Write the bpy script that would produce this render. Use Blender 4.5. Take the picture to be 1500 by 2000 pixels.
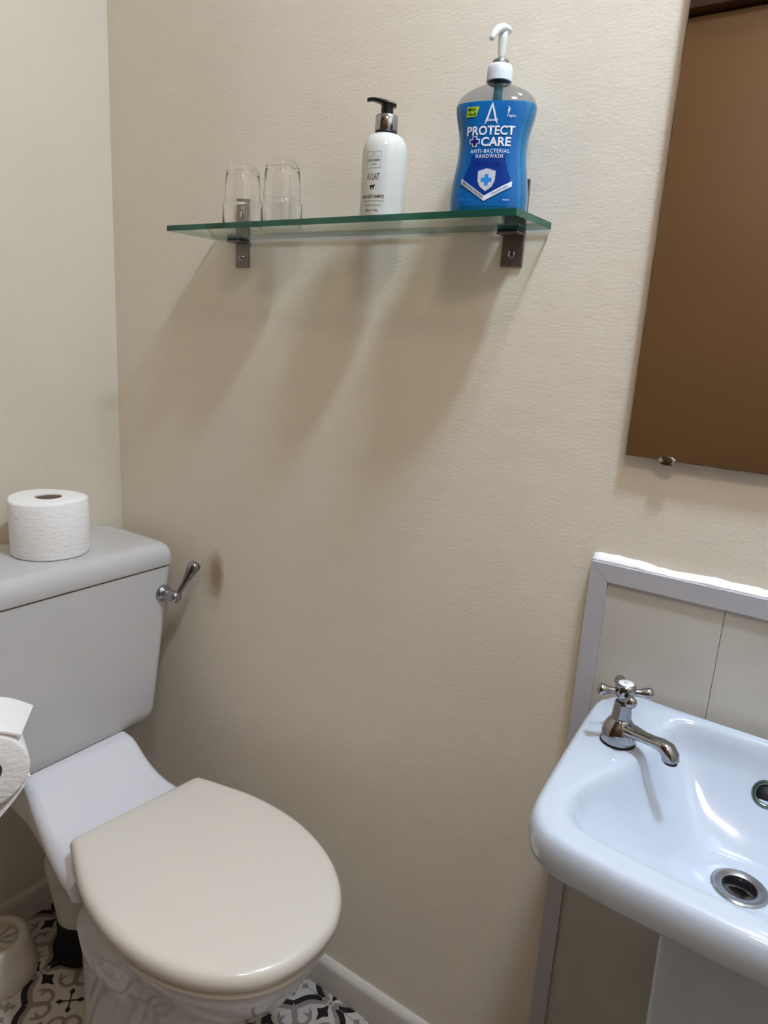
import bpy, bmesh, math, random
from mathutils import Vector, Matrix
random.seed(7)
for o in list(bpy.data.objects): bpy.data.objects.remove(o)
sc = bpy.context.scene
COL = sc.collection
PI = math.pi

# ------------------------------------------------------------------ camera
cam = bpy.data.cameras.new('camera'); camo = bpy.data.objects.new('camera', cam); COL.objects.link(camo)
right = Vector((0.8219574, 0.5664067, 0.0597457)); down = Vector((0.1838342, -0.1645552, -0.9690854)); fwd = Vector((-0.539065, 0.8075302, -0.2393822))
up = -down; back = -fwd
camo.matrix_world = Matrix(((right.x, up.x, back.x, 1.2009488), (right.y, up.y, back.y, -0.8521555), (right.z, up.z, back.z, 1.15925), (0, 0, 0, 1)))
cam.sensor_fit = 'VERTICAL'; cam.sensor_height = 32.0; cam.lens = 1385.894 / 2000 * 32.0
cam.clip_start = 0.01
sc.camera = camo

# ------------------------------------------------------------------ world, exposure
w = bpy.data.worlds.new('world'); sc.world = w; w.use_nodes = True
w.node_tree.nodes['Background'].inputs[0].default_value = (0.5, 0.5, 0.5, 1)
w.node_tree.nodes['Background'].inputs[1].default_value = 0.0
vs = sc.view_settings
vs.view_transform = 'Standard'; vs.look = 'None'; vs.gamma = 1.0; vs.use_curve_mapping = False
vs.exposure = 0.0
LAMP_W = 28.0            # round lamp over the basin, watts
LAMP_COL = (0.65, 0.795, 1.0)
FILL_COL = (1.0, 0.86, 0.70)
FILL_W = 7.5             # added fill light further into the room, lifts walls and shadows
sc.cycles.max_bounces = 14; sc.cycles.diffuse_bounces = 8; sc.cycles.glossy_bounces = 6
sc.cycles.transmission_bounces = 12; sc.cycles.transparent_max_bounces = 16

# ------------------------------------------------------------------ materials
def lin(c):
    return tuple(((v / 255) / 12.92 if v / 255 <= 0.04045 else ((v / 255 + 0.055) / 1.055) ** 2.4) for v in c) + (1.0,)
def mat(name, rgb, rough=0.5, metal=0.0, trans=0.0, coat=0.0, ior=1.45, emit=None, estr=0.0, spec=None, sss=0.0):
    m = bpy.data.materials.new(name); m.use_nodes = True
    b = m.node_tree.nodes['Principled BSDF']
    b.inputs['Base Color'].default_value = lin(rgb)
    b.inputs['Roughness'].default_value = rough; b.inputs['Metallic'].default_value = metal
    b.inputs['Transmission Weight'].default_value = trans; b.inputs['IOR'].default_value = ior
    b.inputs['Coat Weight'].default_value = coat; b.inputs['Coat Roughness'].default_value = 0.03
    if spec is not None: b.inputs['Specular IOR Level'].default_value = spec
    if emit: b.inputs['Emission Color'].default_value = tuple(emit) + (1.0,); b.inputs['Emission Strength'].default_value = estr
    return m
def nd(m, t, **kw):
    n = m.node_tree.nodes.new(t)
    for k, v in kw.items():
        if k in n.inputs: n.inputs[k].default_value = v
        else: setattr(n, k, v)
    return n
def lk(m, a, ao, b, bi): m.node_tree.links.new(a.outputs[ao], b.inputs[bi])
def bsdf(m): return m.node_tree.nodes['Principled BSDF']
def add_noise(m, scale, strength, dist=0.001, rough=None, detail=4, vec=(1, 1, 1)):
    tc = nd(m, 'ShaderNodeTexCoord'); mp = nd(m, 'ShaderNodeMapping'); mp.inputs['Scale'].default_value = vec
    n = nd(m, 'ShaderNodeTexNoise', Scale=scale, Detail=detail)
    bp = nd(m, 'ShaderNodeBump', Strength=strength, Distance=dist)
    lk(m, tc, 'Object', mp, 'Vector'); lk(m, mp, 0, n, 'Vector'); lk(m, n, 0, bp, 'Height'); lk(m, bp, 0, bsdf(m), 'Normal')
    return tc, n, bp
def vary(m, rgb_a, rgb_b, scale, lo=0.35, hi=0.65, detail=4):
    tc = nd(m, 'ShaderNodeTexCoord'); n = nd(m, 'ShaderNodeTexNoise', Scale=scale, Detail=detail)
    r = nd(m, 'ShaderNodeValToRGB'); r.color_ramp.elements[0].position = lo; r.color_ramp.elements[1].position = hi
    r.color_ramp.elements[0].color = lin(rgb_a); r.color_ramp.elements[1].color = lin(rgb_b)
    lk(m, tc, 'Object', n, 'Vector'); lk(m, n, 0, r, 0); lk(m, r, 0, bsdf(m), 'Base Color')
    return r

WALL = (216, 206, 190)
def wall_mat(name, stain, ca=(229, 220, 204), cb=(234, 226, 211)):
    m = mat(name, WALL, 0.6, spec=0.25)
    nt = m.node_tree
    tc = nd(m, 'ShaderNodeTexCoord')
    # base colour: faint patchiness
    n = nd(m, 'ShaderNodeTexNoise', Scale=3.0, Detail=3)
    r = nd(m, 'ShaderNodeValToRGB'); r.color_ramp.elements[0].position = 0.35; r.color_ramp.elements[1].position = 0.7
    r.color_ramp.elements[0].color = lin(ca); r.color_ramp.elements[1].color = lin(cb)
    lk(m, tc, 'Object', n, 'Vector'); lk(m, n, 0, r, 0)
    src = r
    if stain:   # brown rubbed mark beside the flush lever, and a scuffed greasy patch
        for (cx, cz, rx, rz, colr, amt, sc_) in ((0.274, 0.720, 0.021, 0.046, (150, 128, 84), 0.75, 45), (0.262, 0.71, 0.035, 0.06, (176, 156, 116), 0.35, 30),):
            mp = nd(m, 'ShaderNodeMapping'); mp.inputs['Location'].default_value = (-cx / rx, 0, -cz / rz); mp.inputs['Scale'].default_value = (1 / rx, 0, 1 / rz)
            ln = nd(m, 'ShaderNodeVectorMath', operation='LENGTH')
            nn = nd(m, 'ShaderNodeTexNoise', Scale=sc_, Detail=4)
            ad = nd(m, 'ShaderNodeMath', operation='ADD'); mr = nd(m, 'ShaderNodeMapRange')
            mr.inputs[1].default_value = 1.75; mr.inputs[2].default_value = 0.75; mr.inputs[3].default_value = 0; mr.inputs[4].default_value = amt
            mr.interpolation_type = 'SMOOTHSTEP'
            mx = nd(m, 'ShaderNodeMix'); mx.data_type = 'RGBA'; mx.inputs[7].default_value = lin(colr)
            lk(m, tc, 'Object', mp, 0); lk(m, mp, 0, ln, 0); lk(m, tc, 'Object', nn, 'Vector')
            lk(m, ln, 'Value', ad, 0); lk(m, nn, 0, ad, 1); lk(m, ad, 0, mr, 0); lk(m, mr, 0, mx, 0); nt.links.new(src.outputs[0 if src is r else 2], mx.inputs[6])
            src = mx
    nt.links.new(src.outputs[0 if src is r else 2], bsdf(m).inputs['Base Color'])
    # roller texture: fine stipple plus horizontal brush ridges
    mp = nd(m, 'ShaderNodeMapping'); mp.inputs['Scale'].default_value = (1, 1, 1.9)
    n1 = nd(m, 'ShaderNodeTexNoise', Scale=150, Detail=3); n2 = nd(m, 'ShaderNodeTexNoise', Scale=18, Detail=5)
    ad = nd(m, 'ShaderNodeMath', operation='MULTIPLY_ADD'); ad.inputs[1].default_value = 2.5
    lk(m, tc, 'Object', mp, 0); lk(m, mp, 0, n1, 'Vector'); lk(m, mp, 0, n2, 'Vector'); lk(m, n2, 0, ad, 0); lk(m, n1, 0, ad, 2)
    b = nd(m, 'ShaderNodeBump', Strength=0.17, Distance=0.0016); lk(m, ad, 0, b, 'Height'); lk(m, b, 0, bsdf(m), 'Normal')
    return m
M = {}
M['wall'] = wall_mat('wall_paint', True)
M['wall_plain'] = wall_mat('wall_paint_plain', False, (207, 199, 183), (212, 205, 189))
M['ceiling'] = mat('ceiling_paint', (236, 232, 224), 0.8)
M['skirt'] = mat('skirting_gloss', (204, 198, 188), 0.35); add_noise(M['skirt'], 60, 0.15, 0.001)
M['ceramic'] = mat('ceramic', (194, 204, 218), 0.10, coat=0.6)
M['toilet_ceramic'] = mat('toilet_ceramic', (226, 225, 232), 0.10, coat=0.6)
M['cistern'] = mat('cistern_ceramic', (198, 197, 198), 0.22, coat=0.3)
M['seat'] = mat('seat_plastic', (222, 215, 204), 0.22, coat=0.35)
M['chrome'] = mat('chrome', (166, 166, 170), 0.06, 1.0)
M['chrome_dull'] = mat('chrome_dull', (168, 168, 172), 0.25, 1.0)
M['nickel'] = mat('bracket_nickel', (120, 112, 106), 0.38, 0.85); add_noise(M['nickel'], 200, 0.05, 0.0004)
M['overflow_ring'] = mat('overflow_ring_chrome', (112, 134, 132), 0.15, 1.0)
M['rubber'] = mat('black_rubber', (18, 18, 18), 0.6)
M['blackpl'] = mat('black_plastic', (14, 14, 15), 0.3)
M['trim'] = mat('white_trim', (186, 185, 190), 0.3)
M['sealant'] = mat('sealant', (244, 244, 246), 0.45)
M['panel'] = mat('splash_panel', (222, 219, 212), 0.24, spec=0.35)
vary(M['panel'], (186, 181, 170), (204, 200, 190), 7, 0.3, 0.7, 6)
M['gap'] = mat('dark_gap', (70, 66, 60), 0.8)
M['mirror'] = mat('mirror_silver', (236, 232, 226), 0.0, 1.0)
M['mirror_edge'] = mat('mirror_edge', (60, 56, 50), 0.3, 0.4); vary(M['mirror_edge'], (24, 18, 14), (150, 145, 136), 60, 0.45, 0.55)
M['door'] = mat('door_brown', (126, 92, 56), 0.5); vary(M['door'], (94, 64, 32), (102, 70, 36), 2, 0.3, 0.7)
M['door_frame'] = mat('door_frame_dark', (52, 26, 16), 0.4)
M['paper'] = mat('tissue', (244, 243, 242), 0.9, spec=0.1); add_noise(M['paper'], 90, 0.9, 0.0016, vec=(1, 1, 2.2))
M['card'] = mat('cardboard', (112, 92, 74), 0.9)
M['whitepl'] = mat('white_plastic', (225, 222, 216), 0.35)
M['greypl'] = mat('pump_collar_grey', (206, 212, 218), 0.35)
M['pot'] = mat('pot_plastic', (214, 208, 196), 0.4)
M['tile_base'] = mat('tile_cream', (186, 180, 170), 0.35)
M['tile_grey'] = mat('tile_taupe', (136, 125, 120), 0.35)
M['tile_black'] = mat('tile_black', (30, 26, 29), 0.35)
M['grout'] = mat('tile_grout', (170, 164, 156), 0.8)
M['milk'] = mat('shampoo_white', (208, 210, 204), 0.14, coat=0.4)
M['ink'] = mat('ink_dark', (38, 38, 36), 0.5)
M['ink_soft'] = mat('ink_soft', (120, 118, 110), 0.5)
M['blue'] = mat('handwash_blue', (0, 118, 176), 0.08, trans=0.25, coat=0.5)
M['label_blue'] = mat('label_blue', (0, 96, 168), 0.25)
M['label_deep'] = mat('label_deep_blue', (0, 54, 140), 0.25)
M['print_white'] = mat('print_white', (222, 230, 244), 0.35)
M['print_silver'] = mat('print_silver', (196, 200, 214), 0.3)
M['print_navy'] = mat('print_navy', (14, 22, 120), 0.35)
M['print_green'] = mat('print_lime', (170, 205, 40), 0.35)
M['print_sky'] = mat('print_sky', (30, 140, 228), 0.35)
M['print_ink'] = mat('print_ink', (30, 40, 44), 0.4)
M['nozzle'] = mat('nozzle_translucent', (232, 238, 236), 0.25, trans=0.35)
M['lamp_glow'] = mat('lamp_glass', (255, 255, 255), 0.4, emit=LAMP_COL, estr=1.0)
M['fill_glow'] = mat('fill_light_glass', (255, 255, 255), 0.4, emit=FILL_COL, estr=1.0)
M['brass'] = mat('lamp_metal', (190, 188, 184), 0.3, 1.0)

def thin_glass(name, tint, refl=1.0, rough=0.0):
    m = bpy.data.materials.new(name); m.use_nodes = True; nt = m.node_tree
    nt.nodes.remove(bsdf(m))
    out = nt.nodes['Material Output']
    t = nd(m, 'ShaderNodeBsdfTransparent'); t.inputs[0].default_value = tint
    g = nd(m, 'ShaderNodeBsdfGlossy'); g.inputs['Roughness'].default_value = rough; g.inputs[0].default_value = (refl, refl, refl, 1)
    lw = nd(m, 'ShaderNodeLayerWeight'); lw.inputs[0].default_value = 0.5
    pw = nd(m, 'ShaderNodeMath', operation='POWER'); pw.inputs[1].default_value = 5.0
    f = nd(m, 'ShaderNodeMath', operation='MULTIPLY_ADD'); f.inputs[1].default_value = 0.9; f.inputs[2].default_value = 0.045
    mx = nd(m, 'ShaderNodeMixShader'); lk(m, lw, 'Facing', pw, 0); lk(m, pw, 0, f, 0)
    lk(m, f, 0, mx, 0); lk(m, t, 0, mx, 1); lk(m, g, 0, mx, 2); lk(m, mx, 0, out, 0)
    return m
M['shelf_glass'] = thin_glass('shelf_glass', (0.92, 0.96, 0.935, 1))
M['shelf_edge'] = mat('shelf_glass_edge', (34, 96, 78), 0.08, trans=0.35)
vary(M['shelf_edge'], (24, 78, 62), (44, 112, 92), 9)
M['clear_pet'] = thin_glass('clear_plastic', (0.74, 0.75, 0.78, 1))
M['tumbler'] = mat('tumbler_glass', (255, 255, 255), 0.0, trans=1.0, ior=1.45)
M['tumbler_base'] = mat('tumbler_base_glass', (246, 250, 248), 0.0, trans=1.0)

# ------------------------------------------------------------------ mesh helpers (world coordinates in, object origin at the thing)
def rootof(o):
    while o.parent: o = o.parent
    return o
def mk(name, vf, m, parent=None, smooth=True, mats=None, mi=None, local=False, autosmooth=None):
    v, f = vf
    off = Vector((0, 0, 0))
    if parent and not local: off = rootof(parent).location
    me = bpy.data.meshes.new(name)
    me.from_pydata([tuple(Vector(p) - off) for p in v], [], f)
    for x in (mats or [m]): me.materials.append(x)
    if mi:
        for p, k in zip(me.polygons, mi): p.material_index = k
    bm = bmesh.new(); bm.from_mesh(me); bmesh.ops.recalc_face_normals(bm, faces=bm.faces); bm.to_mesh(me); bm.free()
    if smooth:
        for p in me.polygons: p.use_smooth = True
        if autosmooth: me.set_sharp_from_angle(angle=math.radians(autosmooth))
    o = bpy.data.objects.new(name, me); COL.objects.link(o)
    if parent: o.parent = parent
    return o
def tag(o, label, cat, group=None):
    o['label'] = label; o['category'] = cat
    if group: o['group'] = group
    return o
def struct(o, label=None):
    o['kind'] = 'structure'
    if label: o['label'] = label
    return o
def empty(name, loc, label, cat, group=None, rz=0.0):
    o = bpy.data.objects.new(name, None); COL.objects.link(o); o.location = loc; o.rotation_euler = (0, 0, rz); o.empty_display_size = 0.05
    return tag(o, label, cat, group)
def join(*vfs):
    V, F = [], []
    for v, f in vfs:
        k = len(V); V += list(v); F += [tuple(i + k for i in q) for q in f]
    return V, F
def box(x0, x1, y0, y1, z0, z1, bev=0.0, seg=2):
    bm = bmesh.new(); bmesh.ops.create_cube(bm, size=1.0)
    for v in bm.verts:
        v.co = Vector(((x0 + x1) / 2 + v.co.x * (x1 - x0), (y0 + y1) / 2 + v.co.y * (y1 - y0), (z0 + z1) / 2 + v.co.z * (z1 - z0)))
    if bev > 0: bmesh.ops.bevel(bm, geom=bm.edges[:], offset=bev, segments=seg, profile=0.5, affect='EDGES', clamp_overlap=True)
    bm.verts.index_update()
    r = ([tuple(v.co) for v in bm.verts], [tuple(v.index for v in f.verts) for f in bm.faces]); bm.free(); return r
def loft(rings, cap0=True, cap1=True, closed=True):
    V, F = [], []; n = len(rings[0])
    for r in rings: V += [tuple(p) for p in r]
    for k in range(len(rings) - 1):
        for i in range(n if closed else n - 1):
            j = (i + 1) % n
            F.append((k * n + i, k * n + j, (k + 1) * n + j, (k + 1) * n + i))
    if cap0: F.append(tuple(range(n - 1, -1, -1)))
    if cap1: F.append(tuple((len(rings) - 1) * n + i for i in range(n)))
    return V, F
def lathe(prof, c=(0, 0, 0), seg=40, axis=None, caps=(True, True)):
    # prof: (radius, height); axis: direction of height
    ax = Vector(axis or (0, 0, 1)).normalized(); u = ax.orthogonal().normalized(); v = ax.cross(u); c = Vector(c)
    rings = []
    for r, h in prof:
        rings.append([c + ax * h + (u * math.cos(2 * PI * i / seg) + v * math.sin(2 * PI * i / seg)) * max(r, 1e-5) for i in range(seg)])
    return loft(rings, *caps)
def tube(path, rad, seg=12, flat=None):
    P = [Vector(p) for p in path]; rings = []; n = len(P); ref = None
    for k in range(n):
        t = (P[min(k + 1, n - 1)] - P[max(k - 1, 0)]).normalized()
        if ref is None: ref = t.orthogonal().normalized()
        ref = (ref - t * ref.dot(t)).normalized(); b = t.cross(ref)
        r = rad[k] if isinstance(rad, (list, tuple)) else rad
        rings.append([P[k] + (ref * math.cos(2 * PI * i / seg) + b * math.sin(2 * PI * i / seg)) * r for i in range(seg)])
    return loft(rings)
def spline(pts, n=8, closed=False):
    P = [Vector(p).to_3d() if len(p) == 2 else Vector(p) for p in pts]; out = []; L = len(P)
    rng = range(L) if closed else range(L - 1)
    for i in rng:
        g = (lambda k: P[k % L]) if closed else (lambda k: P[min(max(k, 0), L - 1)])
        p0, p1, p2, p3 = g(i - 1), g(i), g(i + 1), g(i + 2)
        for s in range(n):
            t = s / n
            out.append(0.5 * ((2 * p1) + (p2 - p0) * t + (2 * p0 - 5 * p1 + 4 * p2 - p3) * t * t + (3 * p1 - p0 - 3 * p2 + p3) * t ** 3))
    if not closed: out.append(P[-1])
    return out
def rrect(x0, x1, y0, y1, r, z, n=6):
    out = []
    for cx, cy, a0 in ((x1 - r, y1 - r, 0), (x0 + r, y1 - r, PI / 2), (x0 + r, y0 + r, PI), (x1 - r, y0 + r, 1.5 * PI)):
        for k in range(n + 1):
            a = a0 + PI / 2 * k / n; out.append((cx + r * math.cos(a), cy + r * math.sin(a), z))
    return out

# ------------------------------------------------------------------ room
RX, RY, RZ = 1.75, -1.2, 2.35
wall_back = struct(mk('wall_back', box(-0.1, RX + 0.1, 0.0, 0.1, -0.05, RZ), M['wall'], smooth=False), 'cream painted plaster wall behind the glass shelf')
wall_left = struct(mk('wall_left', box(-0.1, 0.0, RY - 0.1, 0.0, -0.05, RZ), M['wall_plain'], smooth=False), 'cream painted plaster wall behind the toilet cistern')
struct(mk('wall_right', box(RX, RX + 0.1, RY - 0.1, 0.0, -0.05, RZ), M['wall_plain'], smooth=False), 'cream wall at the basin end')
struct(mk('wall_front', join(box(0.0, 0.40, RY - 0.1, RY, -0.05, RZ), box(1.22, RX, RY - 0.1, RY, -0.05, RZ), box(0.40, 1.22, RY - 0.1, RY, 2.05, RZ)), M['door'], smooth=False), 'unseen wall around the brown door, coloured dark brown to cut bounced light')  # unseen wall given the door's dark brown to lessen bounced fill
struct(mk('ceiling', box(-0.1, RX + 0.1, RY - 0.1, 0.1, RZ, RZ + 0.1), M['ceiling'], smooth=False), 'white painted ceiling')
floor = struct(mk('floor', box(-0.1, RX + 0.1, RY - 0.1, 0.1, -0.06, -0.004), M['grout'], smooth=False), 'floor of cream tiles printed with black and taupe medallions')
# door, seen in the mirror
dr = struct(mk('door_1', box(0.44, 1.18, RY - 0.07, RY - 0.03, 0.005, 1.975, 0.003, 1), M['door'], smooth=False), 'flat brown door seen in the mirror')
mk('door_frame', join(box(0.40, 0.44, RY - 0.1, RY + 0.012, 0, 2.05), box(1.18, 1.22, RY - 0.1, RY + 0.012, 0, 2.05), box(0.44, 1.18, RY - 0.1, RY + 0.012, 1.978, 2.05)), M['door_frame'], dr, smooth=False)
mk('door_handle', join(lathe([(0.024, 0), (0.024, 0.006), (0.01, 0.008), (0.01, 0.04), (0.022, 0.046), (0.026, 0.06), (0.018, 0.072), (0.0, 0.074)], (1.13, RY - 0.03, 1.0), 24, (0, 1, 0))), M['brass'], dr)
# skirting with a rounded top
def skirt_profile(h, t):
    return [(0, 0.0), (t, 0.0), (t, h * 0.80), (t * 0.94, h * 0.865), (t * 0.78, h * 0.92), (t * 0.45, h * 0.985), (t * 0.3, h), (0.0, h)]
SH, ST = 0.0615, 0.0135
pr = skirt_profile(SH, ST)
struct(mk('baseboard_back', loft([[(x, -a, b) for a, b in pr] for x in (0.0, 0.9505)]), M['skirt'], autosmooth=35), 'low painted skirting board under the shelf wall')
struct(mk('baseboard_left', loft([[(a, y, b) for a, b in pr] for y in (RY, -ST)]), M['skirt'], autosmooth=35), 'low painted skirting board behind the toilet')

# ------------------------------------------------------------------ floor tiles: each one a slab with its inlaid print
T = 0.182
TX0, TY0 = 0.51, -0.028
def stroke(pts, wd):
    P = [Vector((p[0], p[1])) for p in pts]; n = len(P); L, R = [], []
    for k in range(n):
        t = (P[min(k + 1, n - 1)] - P[max(k - 1, 0)]).normalized(); nn = Vector((-t.y, t.x))
        wk = wd[k] if isinstance(wd, (list, tuple)) else wd
        L.append(P[k] + nn * wk / 2); R.append(P[k] - nn * wk / 2)
    V = L + R; F = [(k, k + 1, n + k + 1, n + k) for k in range(n - 1)]
    return [tuple(v) for v in V], F
def interp_w(ws, n): # widths sampled along the path
    out = []
    for k in range(n):
        t = k / (n - 1) * (len(ws) - 1); i = min(int(t), len(ws) - 2); out.append(ws[i] * (1 - (t - i)) + ws[i + 1] * (t - i))
    return out
def tile_print():
    H = T / 2 - 0.0006
    items = []   # (verts2d, faces, material index) 1 grey 2 black
    # one octant: near the left edge and the lower-left corner, mirrored about the diagonal then rotated four times
    arc = spline([(-H, -0.0165), (-0.0845, -0.0295), (-0.0735, -0.0415), (-0.0520, -0.0520)], 6)
    arc_in = spline([(-H, -0.0060), (-0.0795, -0.0215), (-0.0700, -0.0325), (-0.0455, -0.0455)], 6)
    items.append(stroke(arc, 0.0100) + (2,))
    items.append(stroke(arc_in, 0.0090) + (1,))
    curl = spline([(-0.0480, -0.0480), (-0.0330, -0.0345), (-0.0265, -0.0215), (-0.0335, -0.0110), (-0.0470, -0.0105), (-0.0565, -0.0175), (-0.0620, -0.0235)], 6)
    items.append(stroke(curl, interp_w([0.010, 0.0080, 0.0070, 0.0065, 0.0060, 0.0055, 0.0015], len(curl))) + (1,))
    hook = spline([(-0.0490, -0.0120), (-0.0500, -0.0190), (-0.0475, -0.0265)], 5)
    items.append(stroke(hook, interp_w([0.0065, 0.0055, 0.0015], len(hook))) + (1,))
    # half of the grey corner flower
    items.append(([(-H, -H), (-0.0795, -0.0795), (-0.0850, -0.0720), (-H, -0.0790)], [(0, 1, 2, 3)], 1))
    items.append(([(-0.0850, -0.0850), (-0.0715, -0.0715), (-0.0735, -0.0645), (-0.0800, -0.0650), (-0.0785, -0.0735)], [(0, 1, 2, 3, 4)], 1))
    items.append(([(-0.0740, -0.0740), (-0.0610, -0.0610), (-0.0690, -0.0620)], [(0, 1, 2)], 1))
    items.append(([(-H, -0.0640), (-0.0835, -0.0590), (-H, -0.0510)], [(0, 1, 2)], 1))
    # half of the black square and its concave sides
    q = [(-0.0690, 0.0)]
    pts = [(-0.0870, 0.0), (-0.0760, -0.0055), (-0.0690, -0.0130), (-0.0630, -0.0050), (-0.0500, 0.0)]
    items.append((pts, [(0, 1, 2, 3, 4)], 2))
    # quarter of the centre cross (along the diagonal), half here
    s = 0.7071
    d = lambda a, b: (-(a + b) * s, -(a - b) * s)
    cr = [(0, 0), (0.013, 0.0), (0.0245, 0.0), (0.0175, 0.0048), (0.0120, 0.0012), (0.0, 0.0012)]
    items.append(([d(a, b) for a, b in cr], [(0, 1, 2, 3, 4, 5)], 2))
    # dot on the edge middle
    items.append(([(-H, 0), (-H, -0.0022), (-0.0885, 0)], [(0, 1, 2)], 2))
    V, F, MI = [], [], []
    lev = {1: 0.0001, 2: 0.0005}
    for rot in range(4):
        for mir in (0, 1):
            for it, (vs_, fs, k) in enumerate(items):
                b = len(V)
                for (x, y) in vs_:
                    if mir: x, y = y, x
                    for _ in range(rot): x, y = -y, x
                    x = min(max(x, -H), H); y = min(max(y, -H), H)
                    V.append((x, y, lev[k] + 1.5e-5 * (it * 2 + mir) * 0.9 + 3e-6 * rot))
                for f in fs: F.append(tuple(i + b for i in f)); MI.append(k)
    return V, F, MI
slab = box(-T / 2 + 0.0005, T / 2 - 0.0005, -T / 2 + 0.0005, T / 2 - 0.0005, -0.004, 0.0)
pv, pf, pm = tile_print()
tv, tf = join(slab, (pv, pf)); tmi = [0] * len(slab[1]) + pm
tme = bpy.data.meshes.new('tile')
tme.from_pydata(tv, [], tf)
for k in ('tile_base', 'tile_grey', 'tile_black'): tme.materials.append(M[k])
for p, k in zip(tme.polygons, tmi):
    p.material_index = k
    if k and p.normal.z < 0: p.flip()
tme.update()
for i in range(-3, 8):
    for j in range(-7, 1):
        cx, cy = TX0 + (i + 0.5) * T, TY0 + (j + 0.5) * T
        if cx - T / 2 > RX - 0.02 or cx + T / 2 < 0.0 or cy + T / 2 < RY: continue
        o = bpy.data.objects.new('tile', tme); COL.objects.link(o); o.parent = floor; o.location = (cx, cy, 0)

# ------------------------------------------------------------------ lamps
LP = Vector((1.25, -0.300, RZ)); GR = 0.062
lamp = empty('ceiling_lamp', LP, 'small round opal lamp on the ceiling above the basin, above the frame', 'lamp')
mk('lamp_base', lathe([(0.0, -0.0001), (GR + 0.012, -0.0001), (GR + 0.012, -0.014), (GR, -0.018), (GR, -0.006)], LP, 36, caps=(False, False)), M['brass'], lamp)
mk('diffuser', lathe([(GR, -0.012), (GR * 0.98, -0.022), (GR * 0.85, -0.034), (GR * 0.55, -0.043), (0.0, -0.047)], LP, 36, caps=(True, False)), M['lamp_glow'], lamp)
bsdf(M['lamp_glow']).inputs['Emission Strength'].default_value = LAMP_W / (PI * PI * GR * GR * 1.5)
cl = empty('fill_light', (1.35, -0.95, RZ), 'added fill light in a round opal fitting on the ceiling, unseen above the frame', 'lamp')  # warm fill added out of view to brighten the back wall
CR = 0.13
mk('base_ring', lathe([(CR + 0.012, 0), (CR + 0.012, -0.018), (CR, -0.02), (CR, -0.012)], (1.35, -0.95, RZ), 40, caps=(False, False)), M['brass'], cl)
mk('diffuser', lathe([(CR, -0.015), (CR * 0.94, -0.035), (CR * 0.75, -0.052), (CR * 0.4, -0.062), (0.0, -0.065)], (1.35, -0.95, RZ), 40, caps=(True, False)), M['fill_glow'], cl)
bsdf(M['fill_glow']).inputs['Emission Strength'].default_value = FILL_W / (PI * CR * CR * PI * 1.15)

# ------------------------------------------------------------------ toilet
YT = -0.237
toilet = empty('toilet', (0.30, YT, 0.0), 'white close coupled toilet with a cream closed lid in the corner', 'toilet')
def dring(xb, xf, hw, z, n=64, nb=3.2, yc=YT, mid=0.45):
    xm = xb + (xf - xb) * mid; out = []
    for k in range(n):
        a = 2 * PI * k / n; c, s = math.cos(a), math.sin(a)
        if c >= 0: x = xm + (xf - xm) * c; y = hw * s
        else:
            x = xm - (xm - xb) * (abs(c) ** (2 / nb)); y = hw * (abs(s) ** (2 / nb)) * (1 if s >= 0 else -1)
        out.append((x, yc + y, z))
    return out
PA = math.radians(-5.0); PO = Vector((0.20, -0.2350)); PF = Vector((math.cos(PA), math.sin(PA))); PN = Vector((-math.sin(PA), math.cos(PA)))
def pw(f, wv, z): q = PO + PF * f + PN * wv; return (q.x, q.y, z)
half = [(0.000, 0.103), (0.0025, 0.110), (0.010, 0.1145), (0.05, 0.129), (0.1, 0.1450), (0.15, 0.1535), (0.2, 0.1555), (0.25, 0.149), (0.3, 0.133), (0.34, 0.110), (0.37, 0.081), (0.389, 0.046)]
outl = [(f, wv) for f, wv in half] + [(0.3965, 0.0)] + [(f, -wv) for f, wv in reversed(half)]
front = spline(outl, 5)
SA = math.radians(-6.0); SO = Vector((0.3600, -0.2425)); SF = Vector((math.cos(SA), math.sin(SA))); SN = Vector((-math.sin(SA), math.cos(SA)))
def seat_ring(inset, z):
    cf, out = 0.19, []
    for p in front:
        d = Vector((p.x - cf, p.y)); L = d.length; d = d * ((L - inset) / L)
        q = SO + SF * (cf + d.x) + SN * d.y; out.append((q.x, q.y, z))
    return out
def ped_ring(f0, f1, hw, z, nb=3.4):
    out = []; fm = f0 + (f1 - f0) * 0.45
    for p in front:
        a = math.atan2(p.y, p.x - 0.19); c, s_ = math.cos(a), math.sin(a)
        if c >= 0: out.append(pw(fm + (f1 - fm) * c, hw * s_, z))
        else: out.append(pw(fm - (fm - f0) * abs(c) ** (2 / nb), hw * abs(s_) ** (2 / nb) * (1 if s_ >= 0 else -1), z))
    return out
ped = loft([ped_ring(0.106, 0.405, 0.104, 0.0), ped_ring(0.106, 0.405, 0.104, 0.02), ped_ring(0.109, 0.396, 0.098, 0.05), ped_ring(0.109, 0.400, 0.097, 0.15), ped_ring(0.109, 0.412, 0.100, 0.205),
            ped_ring(0.109, 0.440, 0.108, 0.250), seat_ring(0.055, 0.290), seat_ring(0.034, 0.325), seat_ring(0.020, 0.352), seat_ring(0.013, 0.366), seat_ring(0.013, 0.3755), seat_ring(0.017, 0.3805), seat_ring(0.03, 0.3815)])
def shelf_ring(f, hw, zt, zb, r=0.02, n=6):
    return [pw(f, p[0], p[1]) for p in rrect(-hw, hw, zb, zt, r, 0, n)]
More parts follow.
